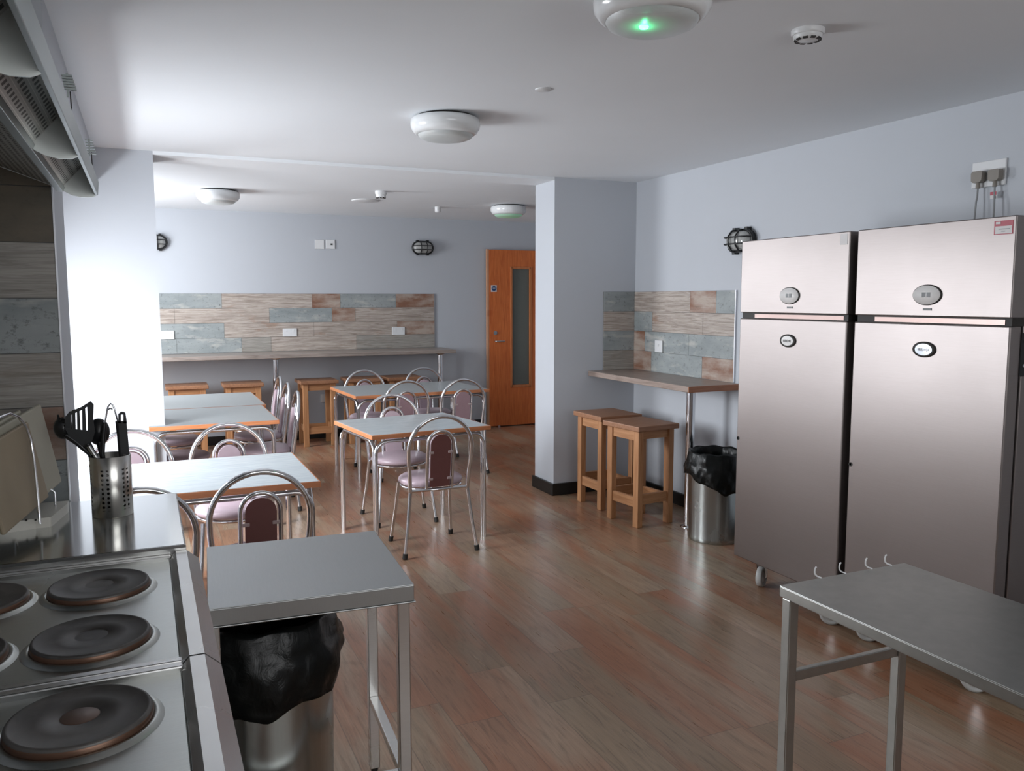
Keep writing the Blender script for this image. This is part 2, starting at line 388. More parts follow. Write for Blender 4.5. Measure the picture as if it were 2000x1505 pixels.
tile_panel('tile_splashback', 'weathered plank-look tiles above the small corner bar on the right wall', (XR, YP0, 0), (0, -1, 0), [
    [(0, ry(1349), 'beige'), (ry(1349), ry(1400), 'brown'), (ry(1400), yend, 'blue')],
    [(0, ry(1276), 'blue'), (ry(1276), ry(1375), 'beige'), (ry(1375), yend, 'beige')],
    [(0, ry(1262), 'brown'), (ry(1262), ry(1348), 'blue'), (ry(1348), yend, 'blue')],
    [(0, ry(1275), 'brown'), (ry(1275), ry(1375), 'blue'), (ry(1375), yend, 'brown')]], 1.606, .156, (-1, 0, 0))
tile_panel('tile_splashback', 'narrow strip of plank-look tiles on the pier beside the corner bar', (XR-.011, YP0, 0), (-1, 0, 0), [
    [(0, .285, 'blue')], [(0, .285, 'beige')], [(0, .285, 'blue')], [(0, .285, 'taupe')]], 1.606, .156, (0, -1, 0))
tile_panel('tile_splashback', 'dark-topped plank-look tiles on the stub wall behind the chopping boards', (XS, 2.93, 0), (-1, 0, 0), [
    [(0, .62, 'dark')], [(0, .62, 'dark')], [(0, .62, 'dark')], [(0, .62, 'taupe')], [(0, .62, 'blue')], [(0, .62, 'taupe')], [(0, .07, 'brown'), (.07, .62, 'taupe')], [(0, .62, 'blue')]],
    2.2285, .1685, (0, -1, 0))  # upper rows use the darkest tile colour
# metal edge trims of the tiles
struct('trim_2', MB().box(3.12, 3.128, YB-.012, YB, .987, 1.613), TRIMA)
struct('trim_3', MB().box(XR-.012, XR, 4.492, 4.50, .985, 1.608), TRIMA)
struct('trim_4', MB().box(XS, XS+.004, 2.917, 2.93, .88, 2.2285), TRIMA)
# ---------------------------------------------------------------- breakfast bars
def pole(root, x, y, z1, r=.03):
    p = MB().lathe([(r, .012), (r, z1-.012)], (x, y, 0), 24).build('leg', CHROME, root)
    MB().lathe([(.055, 0), (.055, .006), (r, .014)], (x, y, 0), 24).build('foot_flange', CHROME, p)
    MB().lathe([(r, z1-.02), (.06, z1-.004), (.06, z1)], (x, y, 0), 24).build('top_flange', CHROME, p)
t = thing('breakfast_bar', 'long wood-effect breakfast bar along the far wall on chrome poles', 'bar counter', (1.0, 9.0, 0)); t.location = (0, 0, 0)
MB().box(-1.32, 3.20, 8.76, YB-.011, .945, .985).build('worktop', BARW, t, .004)
for px in (1.235, 3.04): pole(t, px, 8.85, .945)
t = thing('breakfast_bar', 'small wooden corner bar on the right wall above two stools', 'bar counter')
MB().box(3.215, XR-.011, 4.42, YP0-.011, .942, .982).build('worktop', BARY, t, .004)
MB().box(3.213, XR-.011, 4.413, 4.420, .942, .982).build('end_edge', BAREND, t)
pole(t, 3.345, 4.567, .942)
# ---------------------------------------------------------------- sockets, switches
def faceplate(name, label, cat, c, n, w, h, extra=None, group=None):
    """c centre on the wall, n = 'Y' wall facing -Y or 'X' wall facing -X"""
    t = thing(name, label, cat, c, 0, group)
    d = .011
    if n == 'Y': MB().box(-w/2, w/2, -d, 0, -h/2, h/2).build('faceplate', WHITEPL, t, .003)
    else: MB().box(-d, 0, -w/2, w/2, -h/2, h/2).build('faceplate', WHITEPL, t, .003)
    def P(u, z, su, sz, nm, mt, dd=.003):
        if n == 'Y': return MB().box(u-su/2, u+su/2, -d-dd, -d+.002, z-sz/2, z+sz/2).build(nm, mt, t)
        return MB().box(-d-dd, -d+.002, u-su/2, u+su/2, z-sz/2, z+sz/2).build(nm, mt, t)
    if extra: extra(P)
    return t
wy = YB-.011
def sw2(P): P(-w_/4, .02, .014, .022, 'rocker', WHITEPL); P(w_/4, .02, .014, .022, 'rocker', WHITEPL)
w_ = .16
for px, py, lab in ((325, 654, 'white double socket on the tiles at the left end of the long bar'), (566, 649, 'white double socket on the tiles in the middle of the long bar'), (778, 646, 'white double socket on the tiles near the right end of the long bar')):
    faceplate('wall_socket', lab, 'socket', at(px, py, Y=wy), 'Y', .15, .088, sw2, 'sockets over the long bar')
faceplate('blank_plate', 'blank white square plate high on the far wall', 'wall plate', at(624, 477, Y=YB), 'Y', .10, .10)
def knob(P): P(0.012, 0, .022, .018, 'dial', LCD)
faceplate('light_switch', 'white square plate with a small dark dial, high on the far wall', 'switch', at(645, 477, Y=YB), 'Y', .10, .10, knob)
faceplate('wall_socket', 'low white socket on the far wall seen through a stool', 'socket', at(634, 777, Y=YB), 'Y', .09, .09, lambda P: P(0, .01, .03, .03, 'rocker', WHITEPL))
faceplate('wall_socket', 'white square socket plate on the corner bar tiles', 'socket', at(1288, 676, X=XR-.011), 'X', .10, .092, lambda P: P(0, .01, .02, .02, 'rocker', WHITEPL))
c = (at(1911, 346, X=XR)+at(1948, 342, X=XR))/2
sk = faceplate('wall_socket', 'white double socket high above the right fridge', 'socket', (XR, c.y-.01, c.z+.01), 'X', .17, .12)
for px, py, lab, ex in ((1911, 346, 'grey plug with plain grey lead above the right fridge, left of the two', (1901, 428)), (1944, 342, 'grey plug whose lead carries a red and white tag, right of the two', (1938, 424))):
    p = at(px, py, X=XR-.03); t = thing('power_plug', lab, 'plug', p)
    MB().prism([(-.028, .018), (-.022, .027), (.022, .027), (.028, .018), (.026, -.018), (.016, -.026), (-.016, -.026), (-.026, -.018)], -.016, .016, 'X').build('plug_body', PLUGG, t, .006)
    MB().lathe([(.010, -.052), (.009, -.024)], (0, 0, 0), 14).build('strain_relief', PLUGG, t)
    q = at(ex[0], ex[1], X=XR-.05) - p
    pts = [Vector((0, 0, -.05)), Vector((-.002, q.y*.25, -.09)), Vector((-.008, q.y*.7, q.z*.6)), Vector((-.012, q.y, q.z)), Vector((-.012, q.y, q.z-.12))]
    MB().tube(pts, .0045, 10).build('lead', CABLE, t)
    if 'tag' in lab:
        tg = at(1936, 381, X=XR-.045) - p
        MB().box(-.002, .0, tg.y-.015, tg.y+.015, tg.z-.016, tg.z+.016).build('cable_tag', PAPER, t)
        MB().box(-.003, -.0015, tg.y-.015, tg.y+.015, tg.z+.001, tg.z+.016).build('tag_band', REDST, t)
# ---------------------------------------------------------------- bulkhead lamps
def bulkhead(label, loc, rz):
    t = thing('bulkhead_light', label, 'wall light', loc, rz, 'black caged bulkhead lights')
    def oval(a, b, y0, n=40): return [Vector((max(-a, min(a, 0)) + (a if math.cos(2*PI*k/n) > 0 else -a)*1 + b*math.cos(2*PI*k/n), y0, b*math.sin(2*PI*k/n))) for k in range(n)]
    a, b = .055, .068
    def ring(sc, y): return [Vector((p.x*sc, y, p.z*sc)) for p in oval(a, b, 0)]
    m1 = MB(); n = 40; vs = ring(1, 0)+ring(1, -.03); m1.add(vs, [(k, (k+1) % n, n+(k+1) % n, n+k) for k in range(n)], True); m1.add(vs, [list(range(n, 2*n))]); m1.build('base', BLACKM, t)
    m2 = MB(); R = [(.92, -.03), (.90, -.05), (.78, -.072), (.5, -.086), (.02, -.09)]; vs = sum([ring(s_, y) for s_, y in R], [])
    m2.add(vs, [(i*n+k, i*n+(k+1) % n, (i+1)*n+(k+1) % n, (i+1)*n+k) for i in range(len(R)-1) for k in range(n)], True); m2.build('glass_lens', LENS, t)
    m3 = MB(); m3.tube(ring(1.0, -.035), .009, 10, True)
    for z in (-.022, .022): m3.tube([(-.118, -.03, z), (-.112, -.07, z), (-.08, -.098, z), (0, -.104, z), (.08, -.098, z), (.112, -.07, z), (.118, -.03, z)], .0045, 8)
    for x in (-.035, .035): m3.tube([(x, -.03, -.072), (x, -.07, -.066), (x, -.100, -.03), (x, -.104, 0), (x, -.100, .03), (x, -.07, .066), (x, -.03, .072)], .0055, 8)
    m3.build('cage', BLACKM, t)
    for x in (-.06, .06):
        for z in (-.075, .075): MB().box(x-.014, x+.014, -.04, 0, z-.012, z+.012).build('lug', BLACKM, t, .003)
    return t
bulkhead('black caged bulkhead light on the far wall, left of the orange door', (*at(824, 484, Y=YB).xy[:], at(824, 484, Y=YB).z), 0)
bulkhead('black caged bulkhead light mostly hidden by the bright left wall', (at(300, 470, Y=YB).x+.0, YB, 2.13), 0)
bulkhead('black caged bulkhead light on the right wall above the left fridge', (XR, 4.44, 1.93), -PI/2)
# ---------------------------------------------------------------- ceiling fittings
def ceiling_lamp(label, c, r=.178, green=0):
    t = thing('ceiling_light', label, 'ceiling light', (c[0], c[1], ZC), 0, 'round white ceiling lights')
    MB().lathe([(r*.80, 0), (r*.80, -.014)], seg=48).build('backplate', GAP, t)
    MB().lathe([(r*.90, -.010), (r*.985, -.020), (r, -.040), (r*.98, -.062), (r*.90, -.082), (r*.80, -.094), (r*.78, -.092)], seg=64).build('bezel', LAMPW, t)
    d = MB().lathe([(r*.80, -.090), (r*.74, -.106), (r*.6, -.116), (r*.3, -.122), (.001, -.124)], seg=64).build('diffuser', DIFFG if green == 1 else DIFF, t)
    if green == 2:
        MB().lathe([(.016, -.1195), (.013, -.127), (.001, -.130)], (-.044, -.024, 0), 20).build('status_led', LED, d)
        gl = bpy.data.lights.new('green_led_glow', 'POINT'); gl.energy = .10; gl.color = (.08, 1, .35); gl.shadow_soft_size = .006; go = bpy.data.objects.new('green_led_glow', gl); COL.objects.link(go); go.parent = t; go.location = (-.044, -.024, -.145)
        tag(d, 'grey diffuser glowing green round its indicator')
    return t
def lp(px, py): p = at(px, py, Z=ZC-.05); return (p.x, p.y)
ceiling_lamp('large nearest round ceiling light with a glowing green indicator', lp(1274, 12), green=2)
ceiling_lamp('round white ceiling light in the middle of the kitchen ceiling', lp(870, 247))
ceiling_lamp('round white ceiling light over the left dining tables', lp(426, 383))
ceiling_lamp('round ceiling light with pale green diffuser beside the pier', lp(993, 411), green=1)
def detector(label, px, py, r, h, slots=True):
    p = at(px, py, Z=ZC-h*.5); t = thing('smoke_detector', label, 'smoke detector', (p.x, p.y, ZC))
    MB().lathe([(r, 0), (r, -h*.35), (r*.93, -h*.5)], seg=40).build('base', WHITEPL, t)
    MB().lathe([(r*.86, -h*.5), (r*.84, -h*.85), (r*.7, -h), (.001, -h*1.02)], seg=40).build('chamber', WHITEPL, t)
    if slots:
        for k in range(10):
            a = 2*PI*k/10; mt = Matrix.Rotation(a, 4, 'Z'); s_ = MB(); s_.box(r*.60, r*.80, -r*.15, r*.15, -h*1.03, -h*.80, mat=mt); s_.build('slot', GAP, t)
detector('open-slotted white smoke detector on the kitchen ceiling above the fridges', 1578, 69, .056, .035)
detector('white smoke detector beyond the opening, beside a flat disc', 744, 380, .05, .06)
def disc(name, label, cat, px, py, r, h):
    p = at(px, py, Z=ZC); tag(MB().lathe([(r, 0), (r, -h*.6), (r*.92, -h), (.001, -h)], seg=40).build(name, WHITEPL, None, loc=(p.x, p.y, ZC)), label, cat)
disc('ceiling_disc', 'small flat grey-white disc on the ceiling between two round lights', 'ceiling fitting', 1061, 174, .036, .006)
disc('ceiling_disc', 'flat white disc beside the far smoke detector', 'ceiling fitting', 714, 391, .13, .010)
p = at(855, 404, Z=ZC)
tag(MB().lathe([(.03, 0), (.03, -.045), (.024, -.055), (.001, -.057)], seg=28).build('motion_sensor', WHITEPL, None, loc=(p.x, p.y, ZC)), 'tiny white cylindrical sensor on the far ceiling', 'sensor')
# ---------------------------------------------------------------- door in the far wall
x0, x1, yd = 3.785, 4.66, 9.20
t = thing('door_1', None, None); t['kind'] = 'structure'
wa, wb = 4.075, 4.335
dm = MB().box(x0, wa, yd, yd+.045, .012, 2.135).box(wb, x1, yd, yd+.045, .012, 2.135).box(wa, wb, yd, yd+.045, 1.925, 2.135).box(wa, wb, yd, yd+.045, .012, .49)
dm.build('door_leaf', DOORW, t)
fr = MB()
for a in ((wa-.016, wa+.014, .476, 1.94), (wb-.014, wb+.016, .476, 1.94)): fr.box(a[0], a[1], yd-.008, yd+.05, a[2], a[3])
fr.box(wa, wb, yd-.008, yd+.05, 1.911, 1.94).box(wa, wb, yd-.008, yd+.05, .476, .505)
fr.build('glazing_bead', wood('bead_wood', (.42, .12, .035), (.54, .19, .065), (.34, .08, .02)), t, .003)
MB().box(wa+.01, wb-.01, yd+.018, yd+.026, .50, 1.915).build('door_glass', FROST, t)
s_ = MB().box(3.81, 3.885, yd-.003, yd+.001, 1.635, 1.715).build('fire_sign', PAPER, t)
MB().lathe([(.030, -.0045), (.030, 0)], (3.8475, yd-.001, 1.675), 24, 'Y').build('sign_disc', BLUES, s_)
MB().box(3.829, 3.866, yd-.0065, yd-.004, 1.677, 1.683).box(3.833, 3.862, yd-.0065, yd-.004, 1.667, 1.671).build('sign_lettering', PAPER, s_)
MB().lathe([(.024, -.010), (.024, 0)], (3.862, yd, 1.145), 24, 'Y').build('thumb_lock', CHROME, t)
MB().tube([(3.855, yd, 1.045), (3.855, yd-.045, 1.045), (3.87, yd-.05, 1.045), (3.965, yd-.05, 1.045)], .009, 12).build('door_handle', CHROME, t)
MB().box(4.41, 4.58, yd-.02, yd, 1.625, 1.66).build('push_plate', BLACKM, t); MB().box(4.40, 4.59, yd-.004, yd, 1.57, 1.61).build('kick_label', DOORW, t)
MB().box(4.50, 4.62, yd-.02, yd+.03, 2.138, 2.165).build('door_closer', BLACKM, t)
for z in (.12, ): MB().lathe([(.016, 0), (.016, -.03)], (3.9, yd, z*.0+.01), 12, 'Y').build('door_stop', CHROME, t)
MB().box(x0-.02, x0, yd+.0, yd+.05, .0, 2.14).build('leading_edge', wood('pale_lipping', (.42, .20, .11), (.5, .27, .16), (.3, .1, .05)), t)
# ---------------------------------------------------------------- dining chairs
def make_chair(panel_mat):
    t = thing('dining_chair', 'x', 'chair')
    r = .0125
    def leg(pts):
        l = MB().tube(pts, .0115, 12).build('leg', CHROME, t); f = Vector(pts[0]); d = (Vector(pts[1])-f).normalized()
        MB().tube([f-d*.004, f+d*.028], .0155, 12).build('rubber_foot', RUBBER, l)
    for s in (-1, 1):
        leg([(s*.232, -.205, .006), (s*.205, -.186, .20), (s*.182, -.170, .40)])
        leg([(s*.205, .205, .006), (s*.185, .165, .20), (s*.168, .13, .398)])
    arch = [(-.182, -.169, .39), (-.188, -.184, .50), (-.198, -.198, .60)] + [(.2*math.cos(a), -.206-.030*math.sin(a), .655+.2*math.sin(a)) for a in [PI-PI*i/20 for i in range(21)]] + [(.198, -.198, .60), (.188, -.184, .50), (.182, -.169, .39)]
    MB().tube(arch, r, 14).build('back_frame', CHROME, t)
    MB().tube([(-.182, -.170, .402), (.182, -.170, .402)], .0105, 12).build('crossbar', CHROME, t)
    hoop = [(-.080, -.170, .405), (-.081, -.190, .55), (-.080, -.208, .685)] + [(.080*math.cos(a), -.208-.011*math.sin(a), .685+.080*math.sin(a)) for a in [PI-PI*i/14 for i in range(1, 14)]] + [(.080, -.208, .685), (.081, -.190, .55), (.080, -.170, .405)]
    MB().tube(hoop, .010, 12).build('inner_hoop', CHROME, t)
    def archpoly(w, z0, z1, n=14): return [(-w, z0), (w, z0)] + [(w*math.cos(PI*i/n), z1-w+w*math.sin(PI*i/n)) for i in range(n+1)]
    sh = Matrix(((1, 0, 0, 0), (0, 1, -.138, .0745), (0, 0, 1, 0), (0, 0, 0, 1)))
    MB().prism(archpoly(.060, .425, .742), -.193, -.166, mat=sh).build('backrest_pad', MAUVE, t, .009, seg=3)
    b = MB().prism(archpoly(.063, .420, .746), -.200, -.193, mat=sh).build('backrest_panel', panel_mat, t, .002)
    for s in (-1, 1):
        for z in (.47, .635): MB().box(s*.045 if s > 0 else -.075, .075 if s > 0 else -.045, -.2045, -.198, z-.008, z+.008, mat=sh).build('clip', CLIP, t, .003)
    ring = [(.186*math.cos(2*PI*k/32)*1.0, .178*math.sin(2*PI*k/32)-.005, .402) for k in range(32)]
    MB().tube(ring, .0095, 10, True).build('seat_frame', CHROME, t)
    m = MB(); prof = [(.001, .412), (.17, .412), (.192, .418), (.201, .432), (.196, .447), (.178, .458), (.12, .464), (.001, .466)]
    m.lathe(prof, (0, 0, 0), 48)
    for v in m.v:
        if v.y < -.12: v.y = -.12 + (v.y+.12)*.72
    m.build('seat', MAUVE, t)
    return t
chA = make_chair(PANEL); chP = None
GC = 'chrome chairs with mauve pads'
used = [False]
def chair(x, y, rz, label, src=None):
    src = src or chA
    if src is chA and not used[0]: used[0] = True; o = chA
    else: o = dup(src)
    place(o, (x, y, 0), rz, label, GC); return o
chair(1.60, 4.87, 0, 'chrome chair with maroon back panel, in front of the small square-ended table')
chair(1.615, 5.60, PI-.04, 'chrome chair facing us behind the small central table, seat tucked under it')
chair(.405, 3.665, 0, 'nearest chrome chair with maroon back, between steel table and bright table')
chair(-.06, 3.515, 0.05, 'chrome chair mostly hidden behind the perforated utensil pot')
chair(.404, 4.60, PI, 'chrome chair with pale sunlit back behind the bright white table')
chair(-.085, 4.57, PI+.03, 'washed-out chrome chair against the bright wall behind the utensils')
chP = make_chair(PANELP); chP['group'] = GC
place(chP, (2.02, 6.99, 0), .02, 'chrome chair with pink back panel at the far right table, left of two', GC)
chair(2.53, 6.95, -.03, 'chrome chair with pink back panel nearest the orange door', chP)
chair(1.95, 7.73, PI, 'chrome chair on the far side of the right far table, left one')
chair(2.57, 7.78, PI, 'chrome chair on the far side of the right far table, beside the bar pole')
chair(.80, 6.33, PI/2-.05, 'side-on chrome chair at the right end of the left tables, nearest of three')
chair(.835, 7.02, PI/2-.02, 'side-on chrome chair at the right end of the left tables, middle of three')
chair(.86, 7.62, PI/2, 'side-on chrome chair at the right end of the left tables, farthest of three')
chair(.20, 6.28, -PI/2, 'chair with dark seat under the left tables, its back hidden by the wall, nearer one')
chair(.20, 7.05, -PI/2, 'chair with dark seat under the left tables, its back hidden by the wall, farther one')
# ---------------------------------------------------------------- dining tables
def dining_table(label, x, y, w, d, rz, top=LAM, h=.74):
    t = thing('dining_table', label, 'table', (x, y, 0), rz, 'dining tables with wood-edged tops')
    a, b = w/2, d/2; e = .008
    MB().box(-a+e, a-e, -b+e, b-e, h-.026, h).build('tabletop', top, t)
    MB().box(-a, a, -b, -b+e, h-.028, h-.0008).box(-a, a, b-e, b, h-.028, h-.0008).box(-a, -a+e, -b+e, b-e, h-.028, h-.0008).box(a-e, a, -b+e, b-e, h-.028, h-.0008).build('edge_band', EDGEW, t, .003)
    zr = h-.050; i1 = .035; R = .075; r = .0125
    for sx in (-1, 1):
        for sy in (-1, 1):
            m = MB(); X, Y = sx*(a-i1), sy*(b-i1)
            xx = X-sx*.012; yy = Y-sy*.012
            # tube that turns into the long rail
            m.tube([(X, Y, 0), (X, Y, zr-R)] + [(X-sx*R*(1-math.cos(q)), Y, zr-R+R*math.sin(q)) for q in [PI/2*i/6 for i in range(1, 7)]] + [(X-sx*.13, Y, zr)], r, 12)
            m.tube([(X, Y-sy*.027, 0), (X, Y-sy*.027, zr-R)] + [(X, Y-sy*(.027+R*(1-math.cos(q))), zr-R+R*math.sin(q)) for q in [PI/2*i/6 for i in range(1, 7)]] + [(X, Y-sy*.15, zr)], r, 12)
            m.build('leg', CHROME, t)
    for sy in (-1, 1): MB().tube([(-a+i1+.13, sy*(b-i1), zr), (a-i1-.13, sy*(b-i1), zr)], r, 12).build('long_rail', CHROME, t)
    for sx in (-1, 1): MB().tube([(sx*(a-i1), -b+i1+.15, zr), (sx*(a-i1), b-i1-.15, zr)], r, 12).build('short_rail', CHROME, t)
    MB().box(-a+.10, a-.10, -b+.10, b-.10, h-.030, h-.026).box(-a+i1-.01, -a+i1+.01, -.03, .03, zr+.01, h-.026).box(a-i1-.01, a-i1+.01, -.03, .03, zr+.01, h-.026).build('underside', LAMG, t)
    return t
dining_table('small pale-blue-topped table with orange wood edge in the centre', 1.58, 5.20, .81, .72, math.radians(6))
dining_table('long white-lit table by the bright left wall, nearest the cookers', .11, 4.07, 1.17, .78, 0)
dining_table('grey-topped table with orange edge in front of the far stools and door', 2.20, 7.30, 1.24, .86, math.radians(2.5), LAMG)
dining_table('grey table beyond the left wall, nearer of two pushed together', .405, 6.14, .81, .88, 0, LAMG)
dining_table('grey table beyond the left wall, farther of two pushed together', .425, 7.07, .83, .96, 0, LAMG)
# ---------------------------------------------------------------- wooden stools
def make_stool():
    t = thing('bar_stool', 'x', 'stool'); H = .70; w, d = .40, .36     # seat along x, y
    m = MB(); n = 8
    MB().box(-w/2, w/2, -d/2, d/2, H-.036, H).build('seat', PINE_TOP, t, .006)
    lx, ly, s_ = w/2-.055, d/2-.045, .027
    for sx in (-1, 1):
        for sy in (-1, 1): MB().box(sx*lx-s_, sx*lx+s_, sy*ly-s_*.8, sy*ly+s_*.8, 0, H-.036).build('leg', PINE_LEG, t, .003)
    for sy in (-1, 1):
        MB().box(-lx+s_, lx-s_, sy*ly-.012, sy*ly+.012, H-.105, H-.036).build('apron', PINE_X, t, .002)
        MB().box(-lx+s_, lx-s_, sy*ly-.012, sy*ly+.012, .135, .205).build('stretcher', PINE_X, t, .002)
    for sx in (-1, 1):
        MB().box(sx*lx-.012, sx*lx+.012, -ly+s_*.8, ly-s_*.8, H-.095, H-.036).build('apron', PINE_Y, t, .002)
        MB().box(sx*lx-.012, sx*lx+.012, -ly+s_*.8, ly-s_*.8, .155, .225).build('stretcher', PINE_Y, t, .002)
    return t
st0 = make_stool(); GS = 'square wooden bar stools'
place(st0, (3.135, 4.855, 0), PI/2+.12, 'wooden stool nearer the black-lined bin, under the corner bar', GS)
place(dup(st0), (3.165, 5.36, 0), PI/2+.03, 'wooden stool nearer the pier, under the corner bar', GS)
for (px, py), lab in zip(((365, 752), (474, 745), (620, 739), (709, 736), (786, 730)), ('leftmost wooden stool at the long far bar, next to the bright wall', 'second wooden stool from the left at the long far bar, behind the grey table',
        'fully visible wooden stool at the long bar, between chairs and far table', 'wooden stool at the long bar seen through a chair hoop', 'rightmost wooden stool at the long bar beside the chrome pole')):
    p = at(px, py, Y=8.84); place(dup(st0), (p.x, 8.90, 0), random.uniform(-.03, .03), lab, GS)
# ---------------------------------------------------------------- fridges
def badge_marks(parent, c, mt, seed):
    """the badge's worn, unreadable raised lettering as small strokes"""
    rr = random.Random(seed); m = MB(); x, y, z = c
    for k in range(9):
        u = y + .024 - k*.006; h = rr.uniform(.004, .0075)
        m.box(x-.0006, x+.0004, u-.0008, u+.0008, z-h, z+h*.8)
        if k % 2: m.box(x-.0006, x+.0004, u-.0008, u+.0045, z+h*.4, z+h*.4+.0014)
    return m.build('lettering', mt, parent)
def fridge(label, y0, y1, red, cast):
    XF = 2.88; D = .76; zb, zt, zs = .165, 1.848, 1.478
    t = thing('upright_fridge', label, 'fridge', ((XF+D/2), (y0+y1)/2, 0), 0, 'tall stainless fridges'); ox, oy = XF+D/2, (y0+y1)/2
    def B(a0, a1, b0, b1, c0, c1): return (a0-ox, a1-ox, b0-oy, b1-oy, c0, c1)
    MB().box(*B(XF+.085, XF+D-.03, y0+.008, y1-.008, zb, zt-.012)).build('cabinet', STEEL_F, t, .004)
    MB().box(*B(XF, XF+.085, y0, y1, zs, zt)).build('control_panel', STEEL_F, t, .004)
    d = MB().box(*B(XF, XF+.062, y0, y1, zb, zs-.030)).build('door', STEEL_F, t, .005)
    MB().box(*B(XF+.062, XF+.078, y0+.012, y1-.012, zb+.01, zs-.035)).build('gasket', GAP, d)
    hd = MB().box(*B(XF+.012, XF+.060, y0+.03, y1-.10, zs-.026, zs-.006)).build('handle_recess', steel('handle_steel', (.33, .25, .23), .42), d)
    MB().box(*B(XF+.014, XF+.085, y0+.004, y1-.004, zs-.030, zs)).build('painted_shadow_gap', GAP, t)  # dark strip paints the shadow line of the handle recess
    for zz in (zs-.055,):
        h = MB().box(*B(XF+.060, XF+.090, y0-.004, y0+.004, zz-.16, zz)).build('hinge', BLACKM, t)
        for q in (-.03, -.12): MB().lathe([(.006, -.004), (.006, 0)], (XF+.076-ox, y0-.004-oy, zz+q), 12, 'Y').build('hinge_screw', CHROME, h)
    MB().lathe([(.0095, -.003), (.0095, 0), (.006, 0), (.006, -.003)], (XF-ox, y1-.012-oy, .809), 16, 'X').build('lock_ring', GAP, d)
    yc = (y0+y1)/2 + (-.0 if not red else -.005); dy, dz = .066, .043
    s = MB().lathe([(1.0, 0), (1.0, -.0035), (.93, -.0045)], (XF-ox, yc-.001-oy, 1.564), 48, 'X', sx=.068, sy=.0415)
    # oval controller: x of the lathe is along the wall
    s.build('controller_bezel', GAP, t)
    fc = MB().lathe([(1.0, -.0035), (.985, -.0060), (.001, -.0062)], (XF-ox, yc+.001-oy, 1.564), 48, 'X', sx=.064, sy=.0385).build('controller_face', DISP, t)
    m = MB()
    for k, segs in enumerate(('1011011', '1110111')):
        u = yc-oy + (.012 if k == 0 else -.010)
        m.box(XF-.0072-ox, XF-.0060-ox, u-.0085, u+.0085, 1.555, 1.574)
    m.build('digits', LCD, fc)
    MB().box(*B(XF-.002, XF, yc-.024, yc+.016, 1.502, 1.511)).build('model_plate', LCD, t)
    b = MB().lathe([(1.0, 0), (1.0, -.005), (.85, -.008), (.74, -.0075)], (XF-ox, yc-oy, 1.345), 48, 'X', sx=.054, sy=.032).build('badge_ring', GAP, d)
    f2 = MB().lathe([(1.0, -.0078), (.001, -.0092)], (XF-ox, yc-oy, 1.345), 48, 'X', sx=.040, sy=.0235).build('badge_face', BADGE if red else DISP, d)
    badge_marks(d, (XF-.0098-ox, yc-oy, 1.345), LCD if not red else PAPER, 3 if red else 5)
    if red:
        k = MB().box(*B(XF-.0015, XF, y0+.012, y0+.085, 1.782, 1.832)).build('label_sticker', REDST, t)
        MB().box(*B(XF-.0025, XF-.001, y0+.015, y0+.080, 1.785, 1.812)).build('sticker_field', PAPER, k)
        MB().box(*B(XF-.0028, XF-.001, y0+.060, y0+.078, 1.820, 1.828)).build('sticker_mark', PAPER, k)
        MB().box(*B(XF-.0032, XF-.002, y0+.040, y0+.055, 1.792, 1.7945)).box(*B(XF-.0032, XF-.002, y0+.022, y0+.066, 1.800, 1.8025)).build('sticker_lines', CABLE, k)
    else:
        MB().box(*B(XF-.0015, XF, y0+.012, y0+.055, 1.790, 1.838)).build('label_sticker', PAPER, t)
    for (cx, cy, ang) in cast + ((XF+D-.13, y0+.09, .3), (XF+D-.13, y1-.09, .5)):
        M_ = Matrix.Translation((cx-ox, cy-oy, 0)) @ Matrix.Rotation(ang, 4, 'Z')
        c = MB().box(-.035, .035, -.032, .032, zb-.012, zb, mat=M_).prism([(-.022, zb-.012), (.036, zb-.012), (.012, .050), (-.008, .050)], -.025, -.021, 'Y', mat=M_).prism([(-.022, zb-.012), (.036, zb-.012), (.012, .050), (-.008, .050)], .021, .025, 'Y', mat=M_).build('castor', CHROME, t)
        wm = MB(); wm.lathe([(.014, -.017), (.030, -.017), (.032, -.013), (.040, -.013), (.042, -.017), (.052, -.016), (.056, -.010), (.056, .010), (.052, .016), (.042, .017), (.040, .013), (.032, .013), (.030, .017), (.014, .017)], (0, 0, .056), 36, 'Y')
        wm.v = [M_ @ v for v in wm.v]; wm.build('wheel', WHEEL, c)
    return t
fridge('left tall stainless fridge, farther from us, white sticker at its top corner', 2.790, 3.518, False, ((3.0, 3.43, .55), (2.945, 2.875, -.62)))
fridge('right tall stainless fridge, nearer, red and white sticker at its top corner', 2.020, 2.745, True, ((2.955, 2.66, -.62), (2.95, 2.125, -.62)))
